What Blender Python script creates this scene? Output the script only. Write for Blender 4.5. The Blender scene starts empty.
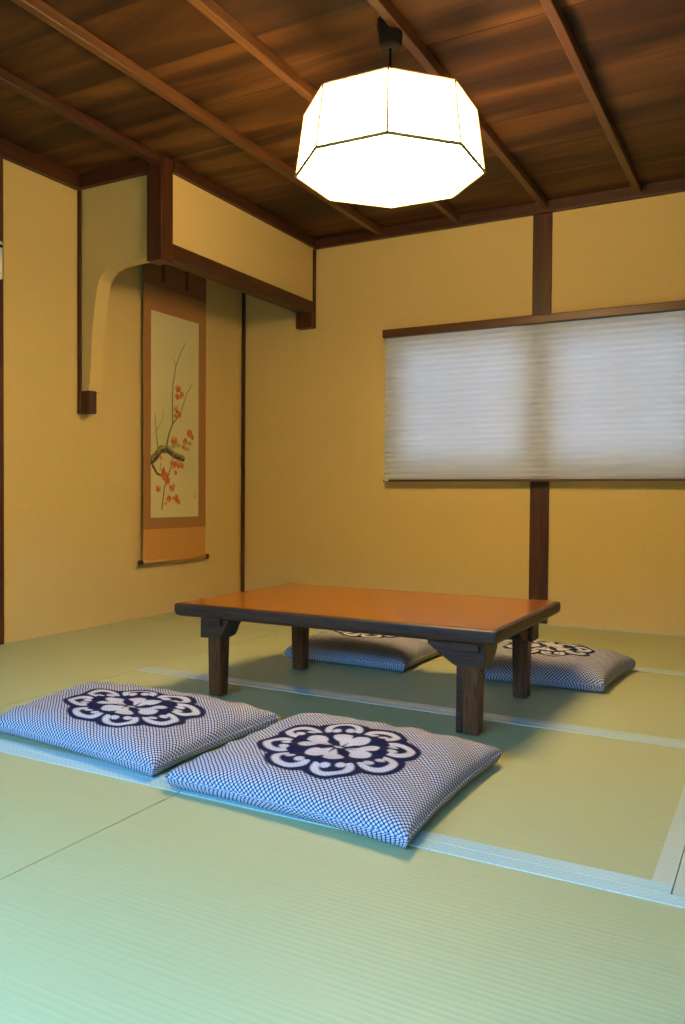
import bpy, bmesh, math, random
from mathutils import Vector, Matrix
random.seed(7)
S = bpy.context.scene
COL = S.collection

# ------------------------------------------------------------------ camera
cam_h = 0.70
yaw, pitch, roll = math.radians(28.4), math.radians(-1.248), math.radians(0.384)
F = Vector((-math.sin(yaw)*math.cos(pitch), math.cos(yaw)*math.cos(pitch), math.sin(pitch)))
R0 = Vector((math.cos(yaw), math.sin(yaw), 0)); U0 = R0.cross(F)
Rv = R0*math.cos(roll) + U0*math.sin(roll); Uv = U0*math.cos(roll) - R0*math.sin(roll)
cd = bpy.data.cameras.new('camera'); cam = bpy.data.objects.new('camera', cd); COL.objects.link(cam)
cam.matrix_world = Matrix(((Rv.x, Uv.x, -F.x, 0), (Rv.y, Uv.y, -F.y, 0), (Rv.z, Uv.z, -F.z, cam_h), (0, 0, 0, 1)))
cd.sensor_fit = 'VERTICAL'; cd.sensor_height = 36; cd.lens = 816.5/1024*36; cd.clip_start = 0.02
S.camera = cam

# ------------------------------------------------------------------ light and exposure
S.view_settings.view_transform = 'Standard'; S.view_settings.look = 'None'
S.view_settings.gamma = 1; S.view_settings.use_curve_mapping = False
S.view_settings.exposure = 0.30
S.cycles.use_denoising = True
S.cycles.max_bounces = 10; S.cycles.diffuse_bounces = 6; S.cycles.sample_clamp_indirect = 6
LAMP_COL, LAMP_STR = (1.0, 0.66, 0.28), 30.0
SKY_COL, SKY_STR = (0.45, 0.70, 1.0), 0.10
w = bpy.data.worlds.new('sky'); S.world = w; w.use_nodes = True
w.node_tree.nodes['Background'].inputs[0].default_value = (*SKY_COL, 1)
w.node_tree.nodes['Background'].inputs[1].default_value = SKY_STR
def area(name, loc, rot, sx, sy, power, col):
    l = bpy.data.lights.new(name, 'AREA'); l.shape = 'RECTANGLE'; l.size = sx; l.size_y = sy; l.energy = power; l.color = col
    o = bpy.data.objects.new(name, l); COL.objects.link(o); o.location = loc; o.rotation_euler = rot; return o
# daylight falling in through the veranda opening behind the camera and through the back window
area('veranda_daylight', (-1.0, -1.6, 2.15), (math.radians(58), 0, 0), 3.6, 1.5, 770, (0.21, 0.53, 1.0))
area('window_daylight', (-1.18, 4.95, 1.25), (math.radians(-90), 0, 0), 2.4, 1.3, 25, (0.60, 0.80, 1.0))

# ------------------------------------------------------------------ node helpers
def mat(name):
    m = bpy.data.materials.new(name); m.use_nodes = True; t = m.node_tree
    return m, t, t.nodes['Principled BSDF']
def nd(t, kind, **kw):
    n = t.nodes.new(kind)
    for k, v in kw.items():
        if k.startswith('_'): setattr(n, k[1:], v)
        else:
            key = int(k[1:]) if k[0] == 'i' and k[1:].isdigit() else k.replace('__', ' ')
            s = n.inputs[key]
            if hasattr(v, 'is_output'): t.links.new(v, s)
            elif isinstance(v, tuple) and len(v) == 3 and s.type == 'RGBA': s.default_value = (*v, 1)
            else: s.default_value = v
    return n
def mth(t, op, a, b=0.0, c=0.0, clamp=False):
    n = nd(t, 'ShaderNodeMath', _operation=op, i0=a, i1=b, i2=c); n.use_clamp = clamp; return n.outputs[0]
def mixc(t, fac, a, b, blend='MIX'):
    n = t.nodes.new('ShaderNodeMix'); n.data_type = 'RGBA'; n.blend_type = blend
    for i, v in ((0, fac), (6, a), (7, b)):
        s = n.inputs[i]
        if hasattr(v, 'is_output'): t.links.new(v, s)
        else: s.default_value = (*v, 1) if isinstance(v, tuple) else v
    return n.outputs[2]
def ramp(t, fac, stops):
    n = t.nodes.new('ShaderNodeValToRGB'); t.links.new(fac, n.inputs[0]); e = n.color_ramp.elements
    while len(e) < len(stops): e.new(0.5)
    for q, (p, c) in zip(e, stops): q.position = p; q.color = (*c, 1)
    return n.outputs[0]
def coords(t, scale=(1, 1, 1), kind='Object'):
    tc = t.nodes.new('ShaderNodeTexCoord')
    mp = nd(t, 'ShaderNodeMapping', Vector=tc.outputs[kind], Scale=scale); return mp.outputs[0]
def noise(t, vec, scale, detail=4, rough=0.55, dist=0.0):
    return nd(t, 'ShaderNodeTexNoise', Vector=vec, Scale=scale, Detail=detail, Roughness=rough, Distortion=dist).outputs[0]
def bump(t, b, h, strength, dist=0.002):
    n = nd(t, 'ShaderNodeBump', Height=h, Strength=strength, Distance=dist); t.links.new(n.outputs[0], b.inputs['Normal'])
def base(t, b, c, rough=0.6, spec=0.4):
    if hasattr(c, 'is_output'): t.links.new(c, b.inputs['Base Color'])
    else: b.inputs['Base Color'].default_value = (*c, 1)
    b.inputs['Roughness'].default_value = rough; b.inputs['Specular IOR Level'].default_value = spec

def plaster():
    m, t, b = mat('sand_plaster'); v = coords(t)
    c = ramp(t, noise(t, v, 90, 3, 0.7), [(0.3, (0.61, 0.47, 0.19)), (0.7, (0.66, 0.51, 0.215))])
    c = mixc(t, 0.18, c, ramp(t, noise(t, v, 1.6, 3), [(0.3, (0.58, 0.43, 0.17)), (0.7, (0.70, 0.52, 0.225))]))
    base(t, b, c, 0.9, 0.15); bump(t, b, noise(t, v, 320, 2), 0.10, 0.0015); return m
def wood(name, dark, light, scale=(1, 1, 1), rough=0.5, spec=0.4, freq=14, coat=0.0):
    m, t, b = mat(name); v = coords(t, scale)
    n1 = noise(t, v, freq, 5, 0.6, 0.6); n2 = noise(t, v, freq*4, 3, 0.6)
    f = mth(t, 'ADD', mth(t, 'MULTIPLY', n1, 0.7), mth(t, 'MULTIPLY', n2, 0.3))
    base(t, b, ramp(t, f, [(0.34, dark), (0.66, light)]), rough, spec)
    b.inputs['Coat Weight'].default_value = coat; b.inputs['Coat Roughness'].default_value = 0.12
    bump(t, b, n2, 0.12, 0.001); return m
def flat(name, c, rough=0.6, spec=0.4, var=0.12, sc=60):
    m, t, b = mat(name); n = noise(t, coords(t), sc, 3)
    base(t, b, ramp(t, n, [(0.3, tuple(x*(1-var) for x in c)), (0.7, tuple(min(1, x*(1+var)) for x in c))]), rough, spec); return m

def ceiling_wood():
    m, t, b = mat('ceiling_boards')
    tc = t.nodes.new('ShaderNodeTexCoord'); sp = nd(t, 'ShaderNodeSeparateXYZ', Vector=tc.outputs['Object'])
    idx = mth(t, 'FLOOR', mth(t, 'DIVIDE', mth(t, 'SUBTRACT', sp.outputs[1], 2.36), 0.34))
    rnd = nd(t, 'ShaderNodeTexWhiteNoise', _noise_dimensions='1D', W=idx).outputs[0]
    off = nd(t, 'ShaderNodeCombineXYZ', X=mth(t, 'MULTIPLY', rnd, 37.0), Y=0.0, Z=0.0).outputs[0]
    vv = nd(t, 'ShaderNodeVectorMath', _operation='ADD', i0=tc.outputs['Object'], i1=off).outputs[0]
    v = nd(t, 'ShaderNodeMapping', Vector=vv, Scale=(0.6, 5.0, 1.0)).outputs[0]
    big = noise(t, v, 1.15, 3, 0.55, 1.2)
    v2 = nd(t, 'ShaderNodeMapping', Vector=vv, Scale=(1.2, 42.0, 1.0)).outputs[0]
    fine = noise(t, v2, 2.0, 4, 0.6, 0.4)
    f = mth(t, 'ADD', mth(t, 'MULTIPLY', big, 0.85), mth(t, 'MULTIPLY', fine, 0.15))
    f = mth(t, 'ADD', f, mth(t, 'MULTIPLY', mth(t, 'SUBTRACT', rnd, 0.5), 0.06))
    c = ramp(t, f, [(0.34, (0.020, 0.008, 0.004)), (0.5, (0.052, 0.020, 0.006)), (0.68, (0.135, 0.056, 0.014))])
    fr = mth(t, 'FRACT', mth(t, 'DIVIDE', mth(t, 'SUBTRACT', sp.outputs[1], 2.36), 0.34))
    c = mixc(t, mth(t, 'MULTIPLY', mth(t, 'LESS_THAN', fr, 0.022), 0.75), c, (0.012, 0.005, 0.003))  # board joint line, with the shade of the lapped step painted in
    base(t, b, c, 0.5, 0.3); bump(t, b, fine, 0.1, 0.001); return m

def tatami(axis):
    m, t, b = mat('tatami_rush_' + axis)
    tc = t.nodes.new('ShaderNodeTexCoord'); sp = nd(t, 'ShaderNodeSeparateXYZ', Vector=tc.outputs['Object'])
    across = sp.outputs[1] if axis == 'x' else sp.outputs[0]
    along = sp.outputs[0] if axis == 'x' else sp.outputs[1]
    rib = mth(t, 'SINE', mth(t, 'MULTIPLY', across, 2*math.pi/0.0135))
    ribc = mth(t, 'MULTIPLY_ADD', rib, 0.5, 0.5)
    sc = (3.0, 260.0, 1.0) if axis == 'x' else (260.0, 3.0, 1.0)
    v = nd(t, 'ShaderNodeMapping', Vector=tc.outputs['Object'], Scale=sc).outputs[0]
    straw = noise(t, v, 1.0, 3, 0.6)
    v2 = nd(t, 'ShaderNodeMapping', Vector=tc.outputs['Object'], Scale=(1.2, 1.2, 1)).outputs[0]
    broad = noise(t, v2, 1.3, 2)
    c = ramp(t, straw, [(0.25, (0.375, 0.415, 0.205)), (0.75, (0.445, 0.485, 0.255))])
    c = mixc(t, mth(t, 'MULTIPLY', ribc, 0.10), c, (0.34, 0.38, 0.19))
    c = mixc(t, mth(t, 'MULTIPLY', broad, 0.25), c, (0.45, 0.48, 0.25))
    base(t, b, c, 0.5, 0.4)
    bump(t, b, mth(t, 'ADD', ribc, mth(t, 'MULTIPLY', straw, 0.5)), 0.12, 0.0012); return m
def border_mat(name, c1, c2):
    m, t, b = mat(name); v = coords(t)
    ck = nd(t, 'ShaderNodeTexChecker', Vector=v, Scale=120.0, Color1=c1, Color2=c2).outputs[0]
    base(t, b, ck, 0.3, 0.8); b.inputs['Coat Weight'].default_value = 0.8; b.inputs['Coat Roughness'].default_value = 0.22; return m

def cushion_mat():
    m, t, b = mat('indigo_dappled_cotton')
    uv = t.nodes.new('ShaderNodeUVMap'); uv.uv_map = 'UVMap'
    sp = nd(t, 'ShaderNodeSeparateXYZ', Vector=uv.outputs[0])
    wob = noise(t, nd(t, 'ShaderNodeMapping', Vector=uv.outputs[0], Scale=(9, 9, 9)).outputs[0], 1.0, 2)
    wo = mth(t, 'MULTIPLY', mth(t, 'SUBTRACT', wob, 0.5), 0.02)
    a = mth(t, 'ADD', mth(t, 'ADD', sp.outputs[0], sp.outputs[1]), wo); d = mth(t, 'SUBTRACT', mth(t, 'SUBTRACT', sp.outputs[0], sp.outputs[1]), wo)
    k = math.pi/0.0120
    s1 = mth(t, 'ABSOLUTE', mth(t, 'SINE', mth(t, 'MULTIPLY', a, k))); s2 = mth(t, 'ABSOLUTE', mth(t, 'SINE', mth(t, 'MULTIPLY', d, k)))
    dots = nd(t, 'ShaderNodeMapRange', Value=mth(t, 'MULTIPLY', s1, s2), i1=0.20, i2=0.52).outputs[0]
    at = nd(t, 'ShaderNodeAttribute', _attribute_name='emblem').outputs['Color']
    es = nd(t, 'ShaderNodeSeparateColor', Color=at)
    weave = mixc(t, dots, (0.030, 0.042, 0.125), (0.56, 0.58, 0.64))
    dark = mixc(t, mth(t, 'MULTIPLY', dots, 0.4), (0.008, 0.011, 0.048), (0.014, 0.018, 0.07))
    light = mixc(t, mth(t, 'MULTIPLY_ADD', dots, 0.5, 0.5), (0.30, 0.32, 0.43), (0.58, 0.60, 0.68))
    c = mixc(t, es.outputs[0], weave, dark); c = mixc(t, es.outputs[1], c, light)
    base(t, b, c, 0.9, 0.08)
    bump(t, b, dots, 0.35, 0.0012); return m
def piping_mat():
    m, t, b = mat('indigo_seam_cotton'); v = coords(t)
    n = nd(t, 'ShaderNodeTexChecker', Vector=v, Scale=130.0, Color1=(0.09, 0.12, 0.28), Color2=(0.62, 0.63, 0.68)).outputs[0]
    base(t, b, n, 0.8, 0.2); return m

def paper_glow(name, k):
    m, t, b = mat(name)
    n = noise(t, coords(t), 40, 3)
    base(t, b, (0.9, 0.85, 0.75), 0.7, 0.2)
    b.inputs['Emission Color'].default_value = (*LAMP_COL, 1)
    t.links.new(mth(t, 'MULTIPLY_ADD', n, 0.15*LAMP_STR*k, 0.92*LAMP_STR*k), b.inputs['Emission Strength']); return m

def blind_mat():
    m = bpy.data.materials.new('pleated_blind_fabric'); m.use_nodes = True; t = m.node_tree; t.nodes.clear()
    n = noise(t, coords(t), 220, 2)
    c = ramp(t, n, [(0.3, (0.78, 0.83, 0.90)), (0.7, (0.81, 0.86, 0.93))])
    df = nd(t, 'ShaderNodeBsdfDiffuse', Color=c); tr = nd(t, 'ShaderNodeBsdfTranslucent', Color=(0.80, 0.82, 0.86))
    mx = nd(t, 'ShaderNodeMixShader', i0=0.52, i1=df.outputs[0], i2=tr.outputs[0])
    o = t.nodes.new('ShaderNodeOutputMaterial'); t.links.new(mx.outputs[0], o.inputs[0]); return m
def glass_mat():
    m = bpy.data.materials.new('window_glass'); m.use_nodes = True; t = m.node_tree; t.nodes.clear()
    tr = nd(t, 'ShaderNodeBsdfTransparent', Color=(0.93, 0.95, 0.96)); gl = nd(t, 'ShaderNodeBsdfGlossy', Roughness=0.05)
    mx = nd(t, 'ShaderNodeMixShader', i0=0.06, i1=tr.outputs[0], i2=gl.outputs[0])
    o = t.nodes.new('ShaderNodeOutputMaterial'); t.links.new(mx.outputs[0], o.inputs[0]); return m
def painting_mat():
    m, t, b = mat('painted_silk')
    c = nd(t, 'ShaderNodeAttribute', _attribute_name='paint').outputs['Color']
    n = noise(t, coords(t), 400, 2)
    c = mixc(t, mth(t, 'MULTIPLY', n, 0.08), c, (0.5, 0.45, 0.3))
    base(t, b, c, 0.8, 0.2); return m

M = dict(
    plaster=plaster(), ceil=ceiling_wood(), tx=tatami('x'), ty=tatami('y'), border=border_mat('tatami_border_cloth', (0.42, 0.63, 0.61), (0.47, 0.69, 0.67)), pale=border_mat('tatami_pale_border_cloth', (0.50, 0.60, 0.47), (0.54, 0.64, 0.51)), cushion=cushion_mat(), piping=piping_mat(),
    trim_x=wood('dark_trim_wood_x', (0.020, 0.007, 0.004), (0.085, 0.027, 0.010), (1, 18, 18), 0.45, 0.45, 2.0),
    trim_y=wood('dark_trim_wood_y', (0.020, 0.007, 0.004), (0.085, 0.027, 0.010), (18, 1, 18), 0.45, 0.45, 2.0),
    trim_z=wood('dark_trim_wood_z', (0.022, 0.007, 0.004), (0.105, 0.032, 0.011), (18, 18, 1), 0.45, 0.45, 2.0),
    rib=wood('ceiling_rib_wood', (0.060, 0.023, 0.008), (0.13, 0.053, 0.016), (18, 1, 18), 0.4, 0.5, 2.0),
    rail=wood('blind_rail_wood', (0.06, 0.022, 0.010), (0.12, 0.048, 0.02), (1, 18, 18), 0.4, 0.5, 2.0),
    top=wood('table_top_veneer', (0.115, 0.030, 0.004), (0.36, 0.112, 0.012), (0.8, 22, 16), 0.2, 0.4, 3.0, 0.2),
    edge=wood('table_dark_wood', (0.026, 0.014, 0.010), (0.085, 0.042, 0.026), (1.5, 22, 22), 0.42, 0.3, 4.0, 0.0),
    legw=wood('table_leg_wood', (0.026, 0.011, 0.005), (0.20, 0.072, 0.021), (24, 24, 1.6), 0.42, 0.3, 4.0, 0.0),
    paper=paper_glow('lit_shade_paper', 1.08), diffuser=paper_glow('lit_diffuser_paper', 1.15), blind=blind_mat(), glass=glass_mat(), paint=painting_mat(),
    frame=flat('lamp_frame_wood', (0.42, 0.30, 0.15)), black=flat('black_plastic', (0.008, 0.008, 0.009), 0.5, 0.2),
    sash=flat('window_sash_metal', (0.42, 0.40, 0.38), 0.5), white=flat('white_plastic', (0.75, 0.75, 0.72), 0.4, 0.5, 0.03),
    mount=flat('scroll_brown_brocade', (0.35, 0.175, 0.072), 0.8, 0.2, 0.16, 180), gold=flat('scroll_gold_silk', (0.55, 0.28, 0.08), 0.7, 0.3, 0.10, 160),
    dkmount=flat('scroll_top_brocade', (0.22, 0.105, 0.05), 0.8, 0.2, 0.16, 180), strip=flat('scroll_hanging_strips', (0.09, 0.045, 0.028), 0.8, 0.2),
    roller=flat('scroll_roller_wood', (0.06, 0.022, 0.014), 0.35, 0.5), knobp=flat('scroll_knob_pale', (0.55, 0.33, 0.16), 0.4, 0.5),
    ground=flat('outside_ground', (0.25, 0.25, 0.22)), seam=flat('mat_seam_shadow_gap', (0.10, 0.10, 0.06)),
)

# ------------------------------------------------------------------ mesh helpers
def obj(name, bm, m, parent=None, smooth=False):
    me = bpy.data.meshes.new(name); bmesh.ops.recalc_face_normals(bm, faces=bm.faces[:]); bm.to_mesh(me); bm.free()
    o = bpy.data.objects.new(name, me); COL.objects.link(o)
    for x in (m if isinstance(m, (list, tuple)) else [m]): me.materials.append(x)
    if smooth:
        for p in me.polygons: p.use_smooth = True
    if parent:
        o.parent = parent; o.matrix_parent_inverse = Matrix.Identity(4)
        o.location = -Vector(parent_world(parent))
    return o
def parent_world(p):
    v = Vector((0, 0, 0))
    while p: v += p.location; p = p.parent
    return v
def box(bm, x0, x1, y0, y1, z0, z1, bev=0.0, seg=2):
    vs = [bm.verts.new((x, y, z)) for z in (z0, z1) for y in (y0, y1) for x in (x0, x1)]
    fs = [bm.faces.new([vs[i] for i in f]) for f in ((0, 2, 3, 1), (4, 5, 7, 6), (0, 1, 5, 4), (2, 6, 7, 3), (0, 4, 6, 2), (1, 3, 7, 5))]
    if bev:
        es = list({e for f in fs for e in f.edges})
        bmesh.ops.bevel(bm, geom=es, offset=bev, segments=seg, affect='EDGES', profile=0.5)
def B(*a, **k):
    bm = bmesh.new(); box(bm, *a, **k); return bm
def prism(bm, pts, fn, a, b, bev=0.0):
    """pts: outline; fn(p, q, depth) -> xyz; extruded from depth a to b"""
    v0 = [bm.verts.new(fn(p, q, a)) for p, q in pts]; v1 = [bm.verts.new(fn(p, q, b)) for p, q in pts]
    fs = [bm.faces.new(v0), bm.faces.new(v1[::-1])]
    n = len(pts)
    for i in range(n): bm.faces.new((v0[i], v1[i], v1[(i+1) % n], v0[(i+1) % n]))
    if bev: bmesh.ops.bevel(bm, geom=list({e for f in fs for e in f.edges}), offset=bev, segments=2, affect='EDGES', profile=0.5)
def tube(bm, pts, r, seg=8):
    rings = []
    for i, p in enumerate(pts):
        p = Vector(p); d = (Vector(pts[min(i+1, len(pts)-1)]) - Vector(pts[max(i-1, 0)])).normalized()
        u = d.cross(Vector((0, 0, 1)) if abs(d.z) < 0.9 else Vector((1, 0, 0))).normalized(); v = d.cross(u)
        rr = r[i] if isinstance(r, (list, tuple)) else r
        rings.append([bm.verts.new(p + (u*math.cos(2*math.pi*k/seg) + v*math.sin(2*math.pi*k/seg))*rr) for k in range(seg)])
    for a, b in zip(rings, rings[1:]):
        for k in range(seg): bm.faces.new((a[k], a[(k+1) % seg], b[(k+1) % seg], b[k]))
    bm.faces.new(rings[0][::-1]); bm.faces.new(rings[-1])
def thing(name, label, cat, loc=(0, 0, 0), group=None, kind=None):
    o = bpy.data.objects.new(name, None); COL.objects.link(o); o.location = loc; o.empty_display_size = 0.05
    o['label'] = label; o['category'] = cat
    if group: o['group'] = group
    if kind: o['kind'] = kind
    return o
def struct(name, bm, m, label=None, cat=None, parent=None):
    o = obj(name, bm, m, parent)
    if not parent:
        o['kind'] = 'structure'
        if label: o['label'] = label
        if cat: o['category'] = cat
    return o

# ------------------------------------------------------------------ the room
D, W, XR, YF = 4.441, -3.16, 1.65, -0.45       # back wall, left wall, right wall, wall behind the camera
ZC = 2.285
struct('floor', B(W-0.1, XR+0.1, YF-0.1, D+0.1, -0.16, -0.06), M['ground'], 'sub-floor hidden under the tatami mats', 'floor')
bm = bmesh.new()
y = 2.36 - 0.34*11
while y < D + 0.1:                               # lapped ceiling boards running across the room
    y1 = min(y + 0.352, D + 0.1); y0 = max(y, YF - 0.1)
    if y1 > y0:
        pts = [(y0, ZC + 0.012), (y1, ZC), (y1, ZC + 0.011), (y0, ZC + 0.023)]
        prism(bm, pts, lambda p, q, d: (d, p, q), W - 0.1, XR + 0.1)
    y += 0.34
struct('ceiling', bm, M['ceil'], 'dark stained wooden board ceiling', 'ceiling')
# back wall with two window openings
WX = [(-2.02, -1.215), (-1.137, -0.335)]; WZ0, WZ1 = 0.85, 1.605
bm = bmesh.new(); y0, y1 = D, D + 0.12
box(bm, W - 0.12, XR + 0.12, y0, y1, -0.06, WZ0); box(bm, W - 0.12, XR + 0.12, y0, y1, WZ1, 2.33)
box(bm, W - 0.12, WX[0][0], y0, y1, WZ0, WZ1); box(bm, WX[0][1], WX[1][0], y0, y1, WZ0, WZ1); box(bm, WX[1][1], XR + 0.12, y0, y1, WZ0, WZ1)
struct('wall_back', bm, M['plaster'], 'ochre sand-plaster wall with the covered window', 'wall')
struct('wall_left', B(W - 0.12, W, YF - 0.12, D, -0.06, 2.33), M['plaster'], 'ochre sand-plaster wall behind the hanging scroll', 'wall')
struct('wall_right', B(XR, XR + 0.12, YF - 0.12, D, -0.06, 2.33), M['plaster'])
bm = bmesh.new()
box(bm, W, -2.65, YF - 0.12, YF, -0.06, 2.33); box(bm, 0.65, XR, YF - 0.12, YF, -0.06, 2.33)
box(bm, -2.65, 0.65, YF - 0.12, YF, 1.25, 2.33); box(bm, -2.65, 0.65, YF - 0.12, YF, -0.06, 0.04)
struct('wall_front', bm, M['plaster'])
# ceiling ribs along the depth of the room
n = 1
for x in (-2.151, -1.659, -1.159, -0.681, -0.19, 0.30, 0.79, 1.28):
    struct('trim_%d' % n, B(x - 0.017, x + 0.017, YF, D - 0.03, 2.246, ZC + 0.004, bev=0.004), M['rib'], 'narrow wooden ceiling rib', 'ceiling rib'); n += 1
struct('trim_%d' % n, B(-2.645, -2.605, YF, 3.0, 2.248, ZC + 0.004, bev=0.004), M['trim_y'], 'narrow wooden ceiling rib', 'ceiling rib'); n += 1
# cornices
struct('trim_%d' % n, B(-2.60, XR, D - 0.035, D, 2.226, ZC + 0.012, bev=0.004), M['trim_x'], 'dark wooden cornice above the window wall', 'cornice'); n += 1
struct('trim_%d' % n, B(W, W + 0.04, YF, 3.0, 2.218, ZC + 0.012, bev=0.004), M['trim_y'], 'dark wooden cornice above the left wall', 'cornice'); n += 1
struct('trim_%d' % n, B(W, W + 0.04, 3.07, D, 2.218, ZC + 0.012, bev=0.004), M['trim_y']); n += 1
# posts in the walls
struct('trim_%d' % n, B(-1.228, -1.124, D - 0.012, D + 0.03, 0.0, 2.226, bev=0.003), M['trim_z'], 'dark wooden wall post behind the pleated blind', 'post'); n += 1
struct('trim_%d' % n, B(W + 0.004, W + 0.026, D - 0.016, D, 0.0, 2.215, bev=0.003), M['trim_z'], 'slim dark corner strip between left and back wall', 'post'); n += 1
struct('trim_%d' % n, B(W - 0.03, W + 0.018, 2.44, 2.553, 0.0, 2.218, bev=0.003), M['trim_z'], 'dark wooden post at the left edge', 'post'); n += 1

# ------------------------------------------------------------------ windows behind the blind
for i, (x0, x1) in enumerate(WX):
    wroot = bpy.data.objects.new('window_%d' % (i+1), None); COL.objects.link(wroot)
    wroot.location = ((x0+x1)/2, D + 0.06, WZ0); wroot['kind'] = 'structure'; wroot['label'] = ['left', 'right'][i] + ' window pane pair glowing behind the pleated blind'; wroot['category'] = 'window'
    bm = bmesh.new(); f = 0.03; ya, yb = D + 0.03, D + 0.09
    box(bm, x0, x0 + f, ya, yb, WZ0, WZ1); box(bm, x1 - f, x1, ya, yb, WZ0, WZ1)
    box(bm, x0 + f, x1 - f, ya, yb, WZ0, WZ0 + f); box(bm, x0 + f, x1 - f, ya, yb, WZ1 - f, WZ1)
    struct('window_frame', bm, M['sash'], parent=wroot)
    xm = (x0 + x1)/2
    for k, (a, b_) in enumerate(((x0 + f, xm + 0.015), (xm - 0.015, x1 - f))):
        bm = bmesh.new(); yc = D + (0.05 if k == 0 else 0.07); s = 0.028
        box(bm, a, a + s, yc, yc + 0.016, WZ0 + f, WZ1 - f); box(bm, b_ - s, b_, yc, yc + 0.016, WZ0 + f, WZ1 - f)
        box(bm, a + s, b_ - s, yc, yc + 0.016, WZ0 + f, WZ0 + f + s); box(bm, a + s, b_ - s, yc, yc + 0.016, WZ1 - f - s, WZ1 - f)
        box(bm, a + s, b_ - s, yc + 0.002, yc + 0.014, 1.226, 1.244)
        sash = struct('sash', bm, M['sash'], parent=wroot)
        g = obj('window_pane', B(a + s, b_ - s, yc + 0.006, yc + 0.009, WZ0 + f + s, WZ1 - f - s), M['glass'], sash)

# ------------------------------------------------------------------ pleated blind
bl = thing('pleated_blind', 'white pleated blind on a brown rail covering the window', 'blind', (-1.18, D - 0.03, 1.65))
BX0, BX1 = -2.085, -0.25
obj('head_rail', B(BX0 - 0.012, BX1 + 0.02, D - 0.088, D - 0.012, 1.622, 1.668, bev=0.004), M['rail'], bl)
np_ = 27; zt, zb = 1.622, 0.788
for nm, yb_, amp in (('pleated_fabric', D - 0.058, -0.010), ('added_blur_layer', D - 0.036, 0.010)):      # second, unseen layer added behind the pleats to blur the window light
    bm = bmesh.new(); prev = None
    for i in range(2*np_ + 1):
        z = zt + (zb - zt)*i/(2*np_); yy = yb_ + (amp if i % 2 else 0.0)
        cur = [bm.verts.new((BX0 + (BX1 - BX0)*k/24, yy + 0.001*math.sin(k*1.7 + i), z)) for k in range(25)]
        if prev:
            for k in range(24): bm.faces.new((prev[k], prev[k+1], cur[k+1], cur[k]))
        prev = cur
    obj(nm, bm, M['blind'], bl)
obj('bottom_rail', B(BX0 - 0.006, BX1 + 0.006, D - 0.072, D - 0.026, 0.776, 0.789, bev=0.002), M['rail'], bl)
obj('rail_clip', B(BX0 + 0.004, BX0 + 0.03, D - 0.077, D - 0.071, 0.779, 0.797, bev=0.002), M['white'], bl)

# ------------------------------------------------------------------ hanging alcove box
al = thing('hanging_alcove', 'ochre plaster hanging alcove box with rounded side cutout and dark beam', 'alcove', (-2.65, 3.05, 1.8))
AY, AT = 3.02, 0.085; ABOT, AFX = 1.82, -2.625
arch = [(-3.094, 1.212), (-3.086, 1.25), (-3.077, 1.33), (-3.070, 1.45), (-3.062, 1.55), (-3.052, 1.62), (-3.043, 1.675), (-3.034, 1.72), (-3.020, 1.762), (-3.000, 1.788), (-2.972, 1.811), (-2.935, 1.824), (-2.895, 1.830), (-2.82, 1.833), (-2.668, 1.833)]
pts = [(W + 0.003, 2.292), (W + 0.003, 1.212)] + arch + [(-2.668, 2.292)]
bm = bmesh.new(); prism(bm, pts, lambda p, q, d: (p, d, q), AY, AY + AT)
obj('side_panel', bm, M['plaster'], al)
obj('corner_block', B(W + 0.003, -3.082, AY - 0.006, AY + 0.046, 1.100, 1.214, bev=0.003), M['trim_z'], al)
obj('edge_strip', B(W + 0.001, W + 0.022, AY - 0.012, AY, 1.100, 2.222, bev=0.002), M['trim_z'], al)
obj('side_cornice', B(W + 0.001, -2.69, AY - 0.035, AY + 0.001, 2.222, 2.289, bev=0.004), M['trim_x'], al)
obj('hanging_post', B(-2.684, -2.592, 2.988, 3.072, 1.800, 2.289, bev=0.004), M['trim_z'], al)
obj('front_panel', B(AFX - 0.04, AFX + 0.012, 3.072, D - 0.002, 1.885, 2.292), M['plaster'], al)
obj('beam', B(-2.685, -2.600, 3.072, D - 0.002, 1.822, 1.898, bev=0.004), M['trim_y'], al)
obj('front_cornice', B(AFX - 0.01, -2.585, 3.072, D - 0.036, 2.235, 2.289, bev=0.004), M['trim_y'], al)
obj('beam_bracket', B(-2.716, -2.598, D - 0.05, D - 0.002, 1.737, 1.850, bev=0.003), M['trim_z'], al)
obj('wall_strip', B(-2.622, -2.598, D - 0.02, D - 0.002, 1.850, 2.226, bev=0.002), M['trim_z'], al)

# ------------------------------------------------------------------ white wall unit at the left edge
wu = thing('wall_unit', 'small white wall unit on the dark post at left edge', 'wall unit', (W + 0.018, 2.50, 1.74))
obj('housing', B(W + 0.019, W + 0.055, 2.455, 2.520, 1.655, 1.825, bev=0.006), M['white'], wu)
obj('cover_strip', B(W + 0.055, W + 0.059, 2.462, 2.514, 1.795, 1.807, bev=0.001), M['black'], wu)

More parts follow.
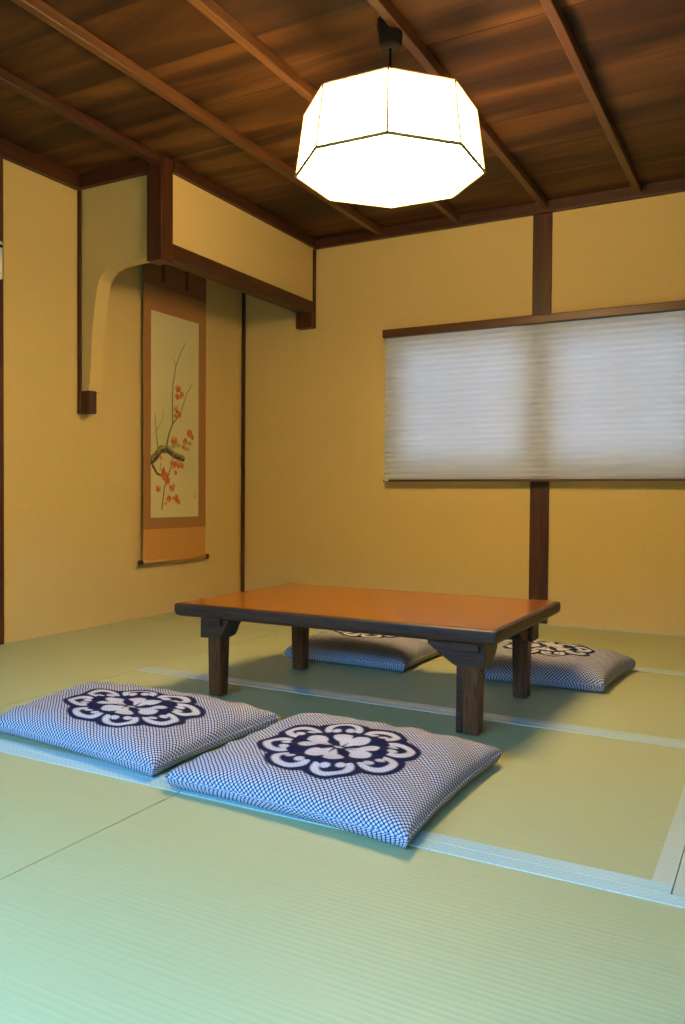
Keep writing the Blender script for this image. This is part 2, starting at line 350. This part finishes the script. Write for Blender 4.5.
# ------------------------------------------------------------------ tatami mats
def mat_thing(x0, x1, y0, y1, axis, label, end=None, bands=(1, 1)):
    g = 0.0015; x0 += g; x1 -= g; y0 += g; y1 -= g; bw = 0.037
    r = thing('tatami_mat', label, 'tatami mat', ((x0+x1)/2, (y0+y1)/2, -0.055), 'tatami mats on the floor')
    obj('straw_surface', B(x0, x1, y0, y1, -0.055, 0.0, bev=0.002), M['tx' if axis == 'x' else 'ty'], r)
    def band(a, b_, c, d, pale=(axis == 'y')): obj('border', B(a, b_, c, d, -0.050, 0.0016), M['pale' if pale else 'border'], r)
    e = 0.0006
    if axis == 'x':
        if bands[0]: band(x0, x1, y0 - e, y0 + bw)
        if bands[1]: band(x0, x1, y1 - bw, y1 + e)
    else:
        if bands[0]: band(x0 - e, x0 + bw, y0, y1)
        if bands[1]: band(x1 - bw, x1 + e, y0, y1)
    if end == 'x1': band(x1 - 0.036, x1 + e, y0 + bw, y1 - bw, True)
    return r
TB, L1, L2, L3, RB = -2.236, 1.525, 2.476, 3.470, -0.163
mat_thing(W, TB, L1, L3, 'y', 'tatami mat along the left wall beside the nearer left cushion', bands=(0, 0))
mat_thing(TB, RB, L1, L2, 'x', 'tatami mat under the two front cushions and the front table legs', end='x1')
mat_thing(TB, RB, L2, L3, 'x', 'tatami mat under the rear table legs and the two rear cushions')
mat_thing(W, -1.20, L3, D, 'x', 'tatami mat in the far left corner below the hanging scroll', bands=(0, 0))
mat_thing(-1.20, 0.75, L3, D, 'x', 'tatami mat along the back wall below the blind')
mat_thing(W, -1.2345, 0.55, L1, 'x', 'foreground tatami mat left of the thin joint line')
mat_thing(-1.2345, 0.75, 0.55, L1, 'x', 'foreground tatami mat right of the thin joint line')
mat_thing(RB, 0.75, L1, L3, 'y', 'tatami mat at the right edge with its border running away from the viewer')
mat_thing(0.75, XR, 0.55, 2.5, 'y', 'tatami mat along the right wall beside the viewpoint')
mat_thing(0.75, XR, 2.5, D, 'y', 'tatami mat along the right wall reaching the back wall')
mat_thing(W, -1.2, YF, 0.55, 'x', 'tatami mat by the veranda opening at the left wall')
mat_thing(-1.2, XR, YF, 0.55, 'x', 'tatami mat by the veranda opening under the viewpoint')

# ------------------------------------------------------------------ low table
TX0, TX1, TY0, TY1, TZ = -1.842, -0.698, 2.190, 2.938, 0.322
tb = thing('low_table', 'low wooden folding table with glossy orange-brown top', 'table', ((TX0+TX1)/2, (TY0+TY1)/2, 0.0))
# edge moulding: a ring with a rounded profile
prof = [(0.007, 0.0), (0.0015, -0.003), (0.0, -0.008), (0.0, -0.030), (0.004, -0.039), (0.010, -0.043), (0.06, -0.043), (0.06, -0.010), (0.034, -0.0005)]
bm = bmesh.new(); rings = []
for ins, dz in prof:
    rings.append([bm.verts.new((x, y_, TZ + dz)) for x, y_ in ((TX0+ins, TY0+ins), (TX1-ins, TY0+ins), (TX1-ins, TY1-ins), (TX0+ins, TY1-ins))])
m_ = len(rings)
for i in range(m_):
    a, b_ = rings[i], rings[(i+1) % m_]
    for k in range(4): bm.faces.new((a[k], a[(k+1) % 4], b_[(k+1) % 4], b_[k]))
bmesh.ops.bevel(bm, geom=[e for e in bm.edges if any(abs(e.verts[0].co.x - e.verts[1].co.x) + abs(e.verts[0].co.y - e.verts[1].co.y) < 0.02 and e.verts[0] is r[k] for r in rings[:6] for k in range(4))], offset=0.004, segments=2, affect='EDGES')
obj('edge_moulding', bm, M['edge'], tb)
obj('tabletop', B(TX0 + 0.012, TX1 - 0.012, TY0 + 0.012, TY1 - 0.012, TZ - 0.022, TZ + 0.0012, bev=0.0012, seg=2), M['top'], tb)
LW = 0.056
LXN = {(-1, -1): -1.741, (-1, 1): -1.716, (1, -1): -0.820, (1, 1): -0.819}; LX = {-1: (-1.736, -1.736 + LW), 1: (-0.826, -0.826 + LW)}
LYs = {-1: (2.246, 2.246 + LW), 1: (2.748, 2.748 + LW)}
for sx in (-1, 1):
    xa, xb = LX[sx]
    obj('support_rail', B(xa - 0.012, xb + 0.012, TY0 + 0.03, TY1 - 0.03, 0.250, 0.279, bev=0.003), M['edge'], tb)
    for sy in (-1, 1):
        ya, yb = LYs[sy]; xa = LXN[sx, sy]; xb = xa + LW
        # tapered leg
        bm = bmesh.new(); t_ = 0.004
        pts = [(xa + t_, ya + t_, 0.0025), (xb - t_, ya + t_, 0.0025), (xb - t_, yb - t_, 0.0025), (xa + t_, yb - t_, 0.0025)]
        lo = [bm.verts.new(p) for p in pts]; hi = [bm.verts.new(p) for p in ((xa, ya, 0.262), (xb, ya, 0.262), (xb, yb, 0.262), (xa, yb, 0.262))]
        bm.faces.new(lo[::-1]); bm.faces.new(hi)
        for k in range(4): bm.faces.new((lo[k], lo[(k+1) % 4], hi[(k+1) % 4], hi[k]))
        bmesh.ops.bevel(bm, geom=bm.edges[:], offset=0.003, segments=2, affect='EDGES')
        obj('leg', bm, M['legw'], tb)
        if sx > 0 and sy < 0:
            obj('folding_stay', B(xa - 0.016, xa + 0.002, ya + 0.006, yb - 0.012, 0.003, 0.215, bev=0.002), M['edge'], tb)
        # bracket with a quarter-round inner end, facing the middle of the table
        pts = []
        out = xa - 0.020 if sx < 0 else xb + 0.020
        inn = xb + 0.040 if sx < 0 else xa - 0.100
        pts = [(out, 0.279), (out, 0.204), (xb + 0.004 if sx < 0 else xa - 0.012, 0.204)]
        x_s = pts[-1][0]
        for k in range(1, 9):
            a = k/8*math.pi/2
            e_ = k/8; pts.append((x_s + (inn - x_s)*e_, 0.204 + 0.058*(0.55*math.sin(a) + 0.45*e_*e_)))
        pts.append((inn, 0.279))
        yo = ya - 0.012 if sy < 0 else yb + 0.012
        yi = yb + 0.014 if sy < 0 else ya - 0.014
        bm = bmesh.new(); prism(bm, pts, lambda p, q, d: (p, d, q), min(yo, yi), max(yo, yi), bev=0.002)
        yl = 0.085 if sx > 0 else 0.032; yk = (yi + yl) if sy < 0 else (yi - yl)
        p2 = [(yi, 0.279), (yi, 0.206)] + [(yi + (yk - yi)*math.sin(q/8*math.pi/2), 0.206 + 0.050*(1 - math.cos(q/8*math.pi/2))) for q in range(1, 9)] + [(yk, 0.279)]
        prism(bm, p2, lambda p, q, d: (d, p, q), xa - 0.006, xb + 0.006, bev=0.002)
        obj('leg_bracket', bm, M['edge'], tb)

# ------------------------------------------------------------------ floor cushions
def sd_ring(x, y_, ro, ri): r = math.hypot(x, y_); return max(r - ro, ri - r)
def emblem(x, y_):
    """x, y in emblem radii -> (dark, light) masks"""
    r = math.hypot(x, y_)
    if r > 1.1: return 0.0, 0.0
    a = math.atan2(y_, x); k = math.floor(a/(math.pi/4)); ac = (k + 0.5)*math.pi/4
    ca, sa = math.cos(ac), math.sin(ac); lx, ly = x*ca + y_*sa, -x*sa + y_*ca       # lobe frame: lx outward
    dark = min(math.hypot(lx - 0.59, ly) - 0.385, r - 0.86)
    px, py = lx - 0.685, ly
    ph = abs(math.degrees(math.atan2(py, px)))
    # crescent: thick in the middle, ends rolled inward into two volutes
    th = 0.050 - 0.010*min(ph, 120)/120
    lt = abs(math.hypot(px*1.06, py*0.92) - 0.180) - th
    if ph > 118: lt = max(lt, 0.02)
    vol = math.hypot(px + 0.045, abs(py) - 0.086) - 0.058
    lt = min(lt, vol)
    # four heart petals along the axes
    k4 = round(a/(math.pi/2)); b_ = k4*math.pi/2; hx, hy = x*math.cos(b_) + y_*math.sin(b_), abs(-x*math.sin(b_) + y_*math.cos(b_))
    d1 = math.hypot(hx - 0.345, hy - 0.108) - 0.128
    # wedge down to the centre
    w_ = max(hy - min(hx*0.66 - 0.04, 0.20), hx - 0.37, 0.05 - hx)
    heart = min(d1, w_)
    slit = max(hy - 0.030*(1 - hx/0.27), hx - 0.24, 0.07 - hx)                        # dark pistil line
    notch = max(hy - (hx - 0.355)*0.42, 0.355 - hx)
    heart = max(heart, -slit, -notch)
    heart = min(max(heart, 0.105 - r), r - 0.055)
    lt = min(lt, heart)
    s = 0.012
    cl = lambda d: max(0.0, min(1.0, 0.5 - d/s/2))
    return cl(dark), cl(lt)
EMB = {}
def cushion(label, corners, T, er, seed, ecen=(0, 0), sag=0.0):
    """corners: near-left, near-right, far-right, far-left (x, y)"""
    rng = random.Random(seed); N = 240
    cs = [Vector((x, y_)) for x, y_ in corners]; cen = sum(cs, Vector((0, 0)))/4
    root = thing('floor_cushion', label, 'cushion', (cen.x, cen.y, 0.0), 'floor cushions around the low table')
    ph = [rng.uniform(0, 6.28) for _ in range(8)]
    def plan(u, v):
        # edges drawn in between the pointed corners
        pu = u*(1 - 0.050*(1 - abs(v)**2.2)); pv = v*(1 - 0.050*(1 - abs(u)**2.2))
        a = (1 - pu)*(1 - pv)/4; b = (1 + pu)*(1 - pv)/4; c = (1 + pu)*(1 + pv)/4; d = (1 - pu)*(1 + pv)/4
        p = cs[0]*a + cs[1]*b + cs[2]*c + cs[3]*d; return p.x, p.y
    def seam_z(u, v): return 0.030 + 0.004*(abs(u*v))**3
    def top_z(u, v):
        e = max(0.0, (1 - abs(u)**2.6)*(1 - abs(v)**2.6))
        h = T*e**0.33
        edge = min(1 - abs(u), 1 - abs(v))
        wr = 0.0032*math.sin(11*u + 5*v + ph[0])*math.sin(4*v - 3*u + ph[1]) + 0.0022*math.sin(19*v - 7*u + ph[2])
        k = 1 - min(1, edge/0.45)
        fold = 0.0075*k*(math.sin(13*u*v + 6*(u - v) + ph[3]) + 0.5*math.sin(21*(u + v) + ph[4]))*e**0.5
        dim = -0.006*math.exp(-(u*u + v*v)*5) + sag*math.sin(2.2*u + 1.6*v + ph[5])*e
        return seam_z(u, v) + h + wr*e + fold + dim
    sp = lambda i: i
    bm = bmesh.new(); cl = bm.loops.layers.uv.new('UVMap'); em = bm.verts.layers.float_color.new('emblem')
    g = [[None]*(N+1) for _ in range(N+1)]; uvs = {}
    half = 0.31
    for j in range(N+1):
        for i in range(N+1):
            u, v = sp(2*i/N - 1), sp(2*j/N - 1)
            x, y_ = plan(u, v); vt = bm.verts.new((x, y_, top_z(u, v) if 0 < i < N and 0 < j < N else seam_z(u, v)))
            key = (i, j, er, ecen)
            if key not in EMB: EMB[key] = emblem((u*half - ecen[0])/er, (v*half - ecen[1])/er)
            d, l = EMB[key]; vt[em] = (d, l, 0, 1); g[j][i] = vt; uvs[vt] = (u*half, v*half)
    for j in range(N):
        for i in range(N):
            f = bm.faces.new((g[j][i], g[j][i+1], g[j+1][i+1], g[j+1][i])); f.smooth = True
    # pattern follows the cloth: lengths measured along the surface
    mid = N//2
    for a_ in range(N+1):
        for axis in (0, 1):
            gv = (lambda k: g[a_][k]) if axis == 0 else (lambda k: g[k][a_])
            for sg in (1, -1):
                acc = 0.0
                for k in range(mid, N if sg > 0 else 0, sg):
                    acc += (gv(k+sg).co - gv(k).co).length
                    uu = list(uvs[gv(k+sg)]); uu[axis] = sg*acc; uvs[gv(k+sg)] = tuple(uu)
            uu = list(uvs[gv(mid)]); uu[axis] = 0.0; uvs[gv(mid)] = tuple(uu)
    # underside: seam loop -> inner loop resting on the floor
    loop = [g[0][i] for i in range(N)] + [g[j][N] for j in range(N)] + [g[N][i] for i in range(N, 0, -1)] + [g[j][0] for j in range(N, 0, -1)]
    inner = []
    for s_, zf, ku in ((0.992, 0.55, 1.045), (0.972, 0.22, 1.09), (0.94, 0.05, 1.13), (0.88, 0.0, 1.19)):
        ring = []
        for vt in loop:
            q = bm.verts.new((cen.x + (vt.co.x - cen.x)*s_, cen.y + (vt.co.y - cen.y)*s_, vt.co.z*zf + 0.0022)); q[em] = (0, 0, 0, 1)
            uvs[q] = (uvs[vt][0]*ku, uvs[vt][1]*ku); ring.append(q)
        inner.append(ring)
    prev = loop
    for ring in inner:
        for k in range(len(loop)):
            f = bm.faces.new((prev[k], ring[k], ring[(k+1) % len(loop)], prev[(k+1) % len(loop)])); f.smooth = True
        prev = ring
    bm.faces.new(prev)
    for f in bm.faces:
        for lp in f.loops: lp[cl].uv = uvs[lp.vert]
    seam_pts = [v.co.copy() for v in loop]
    obj('cushion_cover', bm, M['cushion'], root)
    bm = bmesh.new(); pp = seam_pts[::3] + [seam_pts[0]]
    tube(bm, [p + Vector((0, 0, 0.0)) for p in pp], 0.0022, 6)
    obj('piping', bm, M['piping'], root, True)
    return root
cushion('blue and white patterned floor cushion in front, nearest of the four', [(-1.270, 1.482), (-0.630, 1.440), (-0.634, 2.050), (-1.260, 2.080)], 0.062, 0.218, 1, ecen=(0.006, -0.034))
cushion('blue and white patterned floor cushion at the left edge of the picture', [(-2.010, 1.585), (-1.335, 1.512), (-1.316, 2.046), (-2.080, 2.050)], 0.066, 0.226, 2, ecen=(0.036, -0.034), sag=0.004)
cushion('floor cushion behind the table, half hidden under its left rear part', [(-1.845, 2.905), (-1.292, 2.905), (-1.285, 3.420), (-1.845, 3.430)], 0.082, 0.212, 3, ecen=(0.0, 0.02))
cushion('floor cushion behind the table, at its right rear corner', [(-1.080, 2.930), (-0.545, 2.950), (-0.512, 3.425), (-1.080, 3.460)], 0.080, 0.215, 4, sag=0.003)

# ------------------------------------------------------------------ pendant lamp
LC = Vector((-1.188, 2.514)); z0, z1, r0, r1 = 1.78, 1.986, 0.316, 0.288
lamp = thing('pendant_lamp', 'lit white octagonal paper pendant lamp hanging from the ceiling', 'lamp', (LC.x, LC.y, ZC))
ang = [math.radians(24 + 45*k) for k in range(8)]
V = lambda r, z, a: Vector((LC.x + r*math.cos(a), LC.y + r*math.sin(a), z))
for k in range(8):
    a, b_ = ang[k], ang[(k+1) % 8]
    bm = bmesh.new()
    o4 = [V(r0, z0, a), V(r0, z0, b_), V(r1, z1, b_), V(r1, z1, a)]
    i4 = [p + (Vector((LC.x, LC.y, p.z)) - p).normalized()*0.003 for p in o4]
    vo = [bm.verts.new(p) for p in o4]; vi = [bm.verts.new(p) for p in i4]
    bm.faces.new(vo); bm.faces.new(vi[::-1])
    for q in range(4): bm.faces.new((vo[q], vi[q], vi[(q+1) % 4], vo[(q+1) % 4]))
    obj('shade_panel', bm, M['paper'], lamp)
bm = bmesh.new(); prism(bm, [(V(r0-0.004, 0, a).x, V(r0-0.004, 0, a).y) for a in ang], lambda p, q, d: (p, q, d), z0 - 0.002, z0 + 0.001)
obj('diffuser', bm, M['diffuser'], lamp)
bm = bmesh.new()
for k in range(8):
    a, b_ = ang[k], ang[(k+1) % 8]
    tube(bm, [V(r0+0.002, z0, a), V(r0+0.002, z0, b_)], 0.0056, 6)
    tube(bm, [V(r1+0.001, z1, a), V(r1+0.001, z1, b_)], 0.0035, 6)
    tube(bm, [V(r0+0.001, z0, a), V(r1+0.001, z1, a)], 0.0036, 6)
obj('frame', bm, M['frame'], lamp)
bm = bmesh.new(); prism(bm, [(V(r1-0.004, 0, a).x, V(r1-0.004, 0, a).y) for a in ang], lambda p, q, d: (p, q, d), z1 - 0.012, z1 - 0.006)
obj('top_cover', bm, M['frame'], lamp)
bm = bmesh.new(); tube(bm, [(LC.x, LC.y, z1 - 0.01), (LC.x, LC.y, 2.21)], 0.004, 8); obj('cord', bm, M['black'], lamp, True)
bm = bmesh.new(); tube(bm, [(LC.x, LC.y, 2.197), (LC.x, LC.y, 2.200), (LC.x, LC.y, 2.206), (LC.x, LC.y, 2.250), (LC.x, LC.y, 2.262), (LC.x, LC.y, ZC + 0.003)], [0.016, 0.032, 0.038, 0.042, 0.046, 0.046], 24)
obj('ceiling_rosette', bm, M['black'], lamp, True)

# ------------------------------------------------------------------ hanging scroll
sx_ = W + 0.034
sc = thing('hanging_scroll', 'hanging scroll painting of a branch with red blossoms', 'scroll', (W, 3.72, 1.1))
SY0, SY1 = 3.458, 4.012
def panel(name, y0, y1, za, zb, m, off=0.0, th=0.002): return obj(name, B(sx_ + off - th, sx_ + off, y0, y1, za, zb), m, sc)
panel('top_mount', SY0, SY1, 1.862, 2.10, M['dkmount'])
panel('brocade_mount', SY0, SY1, 0.496, 1.862, M['mount'])
panel('lower_mount', SY0, SY1, 0.315, 0.496, M['gold'])
for yy in (3.605, 3.815): panel('hanging_strip', yy, yy + 0.026, 1.895, 2.10, M['strip'], 0.003)
bm = bmesh.new(); tube(bm, [(sx_ - 0.004, SY0 - 0.004, 0.312), (sx_ - 0.004, SY1 + 0.004, 0.312)], 0.011, 12); obj('roller', bm, M['gold'], sc, True)
for ya, yb in ((SY0 - 0.030, SY0 - 0.004), (SY1 + 0.004, SY1 + 0.030)):
    bm = bmesh.new(); tube(bm, [(sx_ - 0.004, ya, 0.312), (sx_ - 0.004, ya + 0.004, 0.312), (sx_ - 0.004, yb - 0.004, 0.312), (sx_ - 0.004, yb, 0.312)], [0.010, 0.015, 0.015, 0.012], 12)
    obj('roller_knob', bm, M['roller'], sc, True)
bm = bmesh.new(); tube(bm, [(sx_ - 0.004, SY0 - 0.01, 2.10), (sx_ - 0.004, SY1 + 0.01, 2.10)], 0.008, 10); obj('top_bar', bm, M['roller'], sc, True)
bm = bmesh.new(); tube(bm, [(sx_ - 0.004, SY0 + 0.12, 2.105), (W + 0.012, 3.727, 2.19), (sx_ - 0.004, SY1 - 0.12, 2.105)], 0.003, 6); obj('hanging_cord', bm, M['strip'], sc, True)
# the painting: coloured directly on a fine grid of the silk (s across, t down, both in painting widths)
import numpy as np
PY0, PY1, PZ1, PZ0 = 3.516, 3.938, 1.722, 0.560
nx, nz = 150, 404
ss, tt = np.meshgrid(np.linspace(0, 1, nx), np.linspace(0, (PZ1-PZ0)/(PY1-PY0), nz))
ss0, tt0 = ss, tt
P3 = np.empty((nz, nx, 3)); P3[:] = (0.62, 0.57, 0.31)
rs = np.random.RandomState(3)
def blend(mask, col):
    global P3
    P3 = P3*(1 - mask[..., None]) + np.array(col)*mask[..., None]
def blob(cx_, cy_, rx, ry, col, al, soft=0.6):
    d = np.sqrt(((ss-cx_)/rx)**2 + ((tt-cy_)/ry)**2); blend(np.clip((1-d)/soft, 0, 1)*al, col)
def stroke(pts, w0, w1, col, al=1.0):
    P = np.array(pts, float); n_ = len(P); mask = np.zeros_like(ss)
    for k in range(n_ - 1):
        a, b_ = P[k], P[k+1]; d = b_ - a; L = d @ d
        u = np.clip(((ss-a[0])*d[0] + (tt-a[1])*d[1])/L, 0, 1)
        dist = np.hypot(ss - a[0] - u*d[0], tt - a[1] - u*d[1]); ww = w0 + (w1-w0)*(k + u)/(n_-1)
        mask = np.maximum(mask, np.clip((ww - dist)/0.008 + 0.5, 0, 1))
    blend(mask*al, col)
# positions below are in the scroll picture's own proportion: s = 0..1 across, t = 0..2.7 down
for cx_, cy_, rx, ry, al_ in ((0.30, 1.72, 0.5, 0.45, 0.45), (0.75, 2.05, 0.3, 0.35, 0.35), (0.45, 1.25, 0.4, 0.3, 0.25), (0.8, 1.5, 0.3, 0.3, 0.2)): blob(cx_, cy_, rx, ry, (0.40, 0.46, 0.17), al_, 1.0)
INK, TW = (0.07, 0.055, 0.025), (0.13, 0.12, 0.05)
stroke([(0.30, 1.83), (0.36, 1.62), (0.44, 1.47), (0.43, 1.15), (0.44, 0.95), (0.50, 0.68), (0.60, 0.48), (0.70, 0.33)], 0.016, 0.004, TW)
stroke([(0.43, 1.48), (0.60, 1.32), (0.74, 1.02), (0.86, 0.88)], 0.010, 0.004, TW)
stroke([(0.50, 0.66), (0.43, 0.55)], 0.006, 0.003, TW, 0.7)
stroke([(0.14, 1.82), (0.10, 1.60), (0.08, 1.36)], 0.010, 0.004, TW)
stroke([(0.10, 1.60), (0.22, 1.45), (0.26, 1.30)], 0.006, 0.003, TW, 0.8)
stroke([(0.22, 2.64), (0.27, 2.35), (0.38, 2.12), (0.44, 1.95)], 0.010, 0.007, INK)
stroke([(0.04, 2.06), (0.12, 2.16), (0.22, 2.19)], 0.020, 0.012, INK)
stroke([(0.20, 2.02), (0.18, 2.12)], 0.008, 0.004, TW)
# the thick gnarled branch
br = [(0.01, 1.99), (0.10, 1.93), (0.20, 1.83), (0.34, 1.83), (0.48, 1.90), (0.66, 1.94)]
stroke(br, 0.060, 0.042, (0.20, 0.17, 0.09)); stroke([(a, b_ + 0.02) for a, b_ in br], 0.030, 0.020, (0.05, 0.04, 0.025)); stroke([(a + 0.02, b_ - 0.028) for a, b_ in br], 0.012, 0.008, (0.36, 0.33, 0.18), 0.7)
for q in range(60):
    k = rs.randint(len(br)-1); f = rs.rand(); a = np.array(br[k])*(1-f) + np.array(br[k+1])*f
    blob(a[0], a[1] + rs.uniform(-.05, .05), rs.uniform(.01, .03), rs.uniform(.008, .02), [(0.04, 0.035, 0.02), (0.30, 0.27, 0.14)][q % 2], 0.6)
for cx_, cy_ in ((0.45, 1.78), (0.56, 1.76), (0.80, 1.72), (0.74, 1.80)): blob(cx_, cy_, 0.085, 0.04, (0.27, 0.29, 0.08), 0.85)
RED, RED2, PNK = (0.46, 0.07, 0.015), (0.55, 0.12, 0.03), (0.62, 0.26, 0.10)
def flower(cx_, cy_, r):
    for k in range(5):
        a = k*1.2566 + rs.rand(); blob(cx_ + r*0.6*math.cos(a), cy_ + r*0.6*math.sin(a), r*0.55, r*0.55, (RED, RED2, RED2, PNK)[rs.randint(4)], 0.9, 0.35)
    blob(cx_, cy_, r*0.22, r*0.22, (0.35, 0.05, 0.02), 0.9)
for cx_, cy_, r in ((0.55, 0.98, .055), (0.62, 1.06, .055), (0.53, 1.09, .045), (0.52, 1.27, .055), (0.58, 1.34, .045), (0.50, 1.36, .035), (0.80, 1.58, .06), (0.86, 1.63, .04), (0.47, 1.70, .065), (0.70, 1.70, .05), (0.68, 1.77, .045),
                    (0.45, 2.03, .065), (0.56, 2.02, .06), (0.64, 2.04, .045), (0.27, 2.18, .07), (0.33, 2.25, .06), (0.25, 2.12, .045), (0.50, 2.14, .035), (0.15, 2.36, .05), (0.42, 2.36, .055), (0.46, 2.32, .03), (0.36, 2.50, .05), (0.52, 2.50, .055), (0.57, 2.54, .04), (0.45, 2.49, .025), (0.30, 2.56, .025), (0.20, 1.95, .03)):
    flower(cx_, cy_, r)
for q in range(26): blob(rs.uniform(.42, .85), rs.uniform(.35, 1.5), .010, .010, [(0.6, 0.2, 0.08), (0.25, 0.28, 0.08)][q % 2], 0.7)
blob(0.92, 2.47, 0.022, 0.035, (0.60, 0.22, 0.08), 0.8, 0.3); stroke([(0.915, 2.36), (0.92, 2.42)], 0.006, 0.006, (0.25, 0.2, 0.1), 0.6)
bm = bmesh.new(); lay = bm.verts.layers.float_color.new('paint')
g = [[None]*nx for _ in range(nz)]
for j in range(nz):
    for i in range(nx):
        v = bm.verts.new((sx_ + 0.0022, PY0 + (PY1-PY0)*i/(nx-1), PZ1 - (PZ1-PZ0)*j/(nz-1))); v[lay] = (*[float(q) for q in P3[j, i]], 1); g[j][i] = v
for j in range(nz-1):
    for i in range(nx-1): bm.faces.new((g[j][i], g[j][i+1], g[j+1][i+1], g[j+1][i]))
obj('painting', bm, M['paint'], sc)
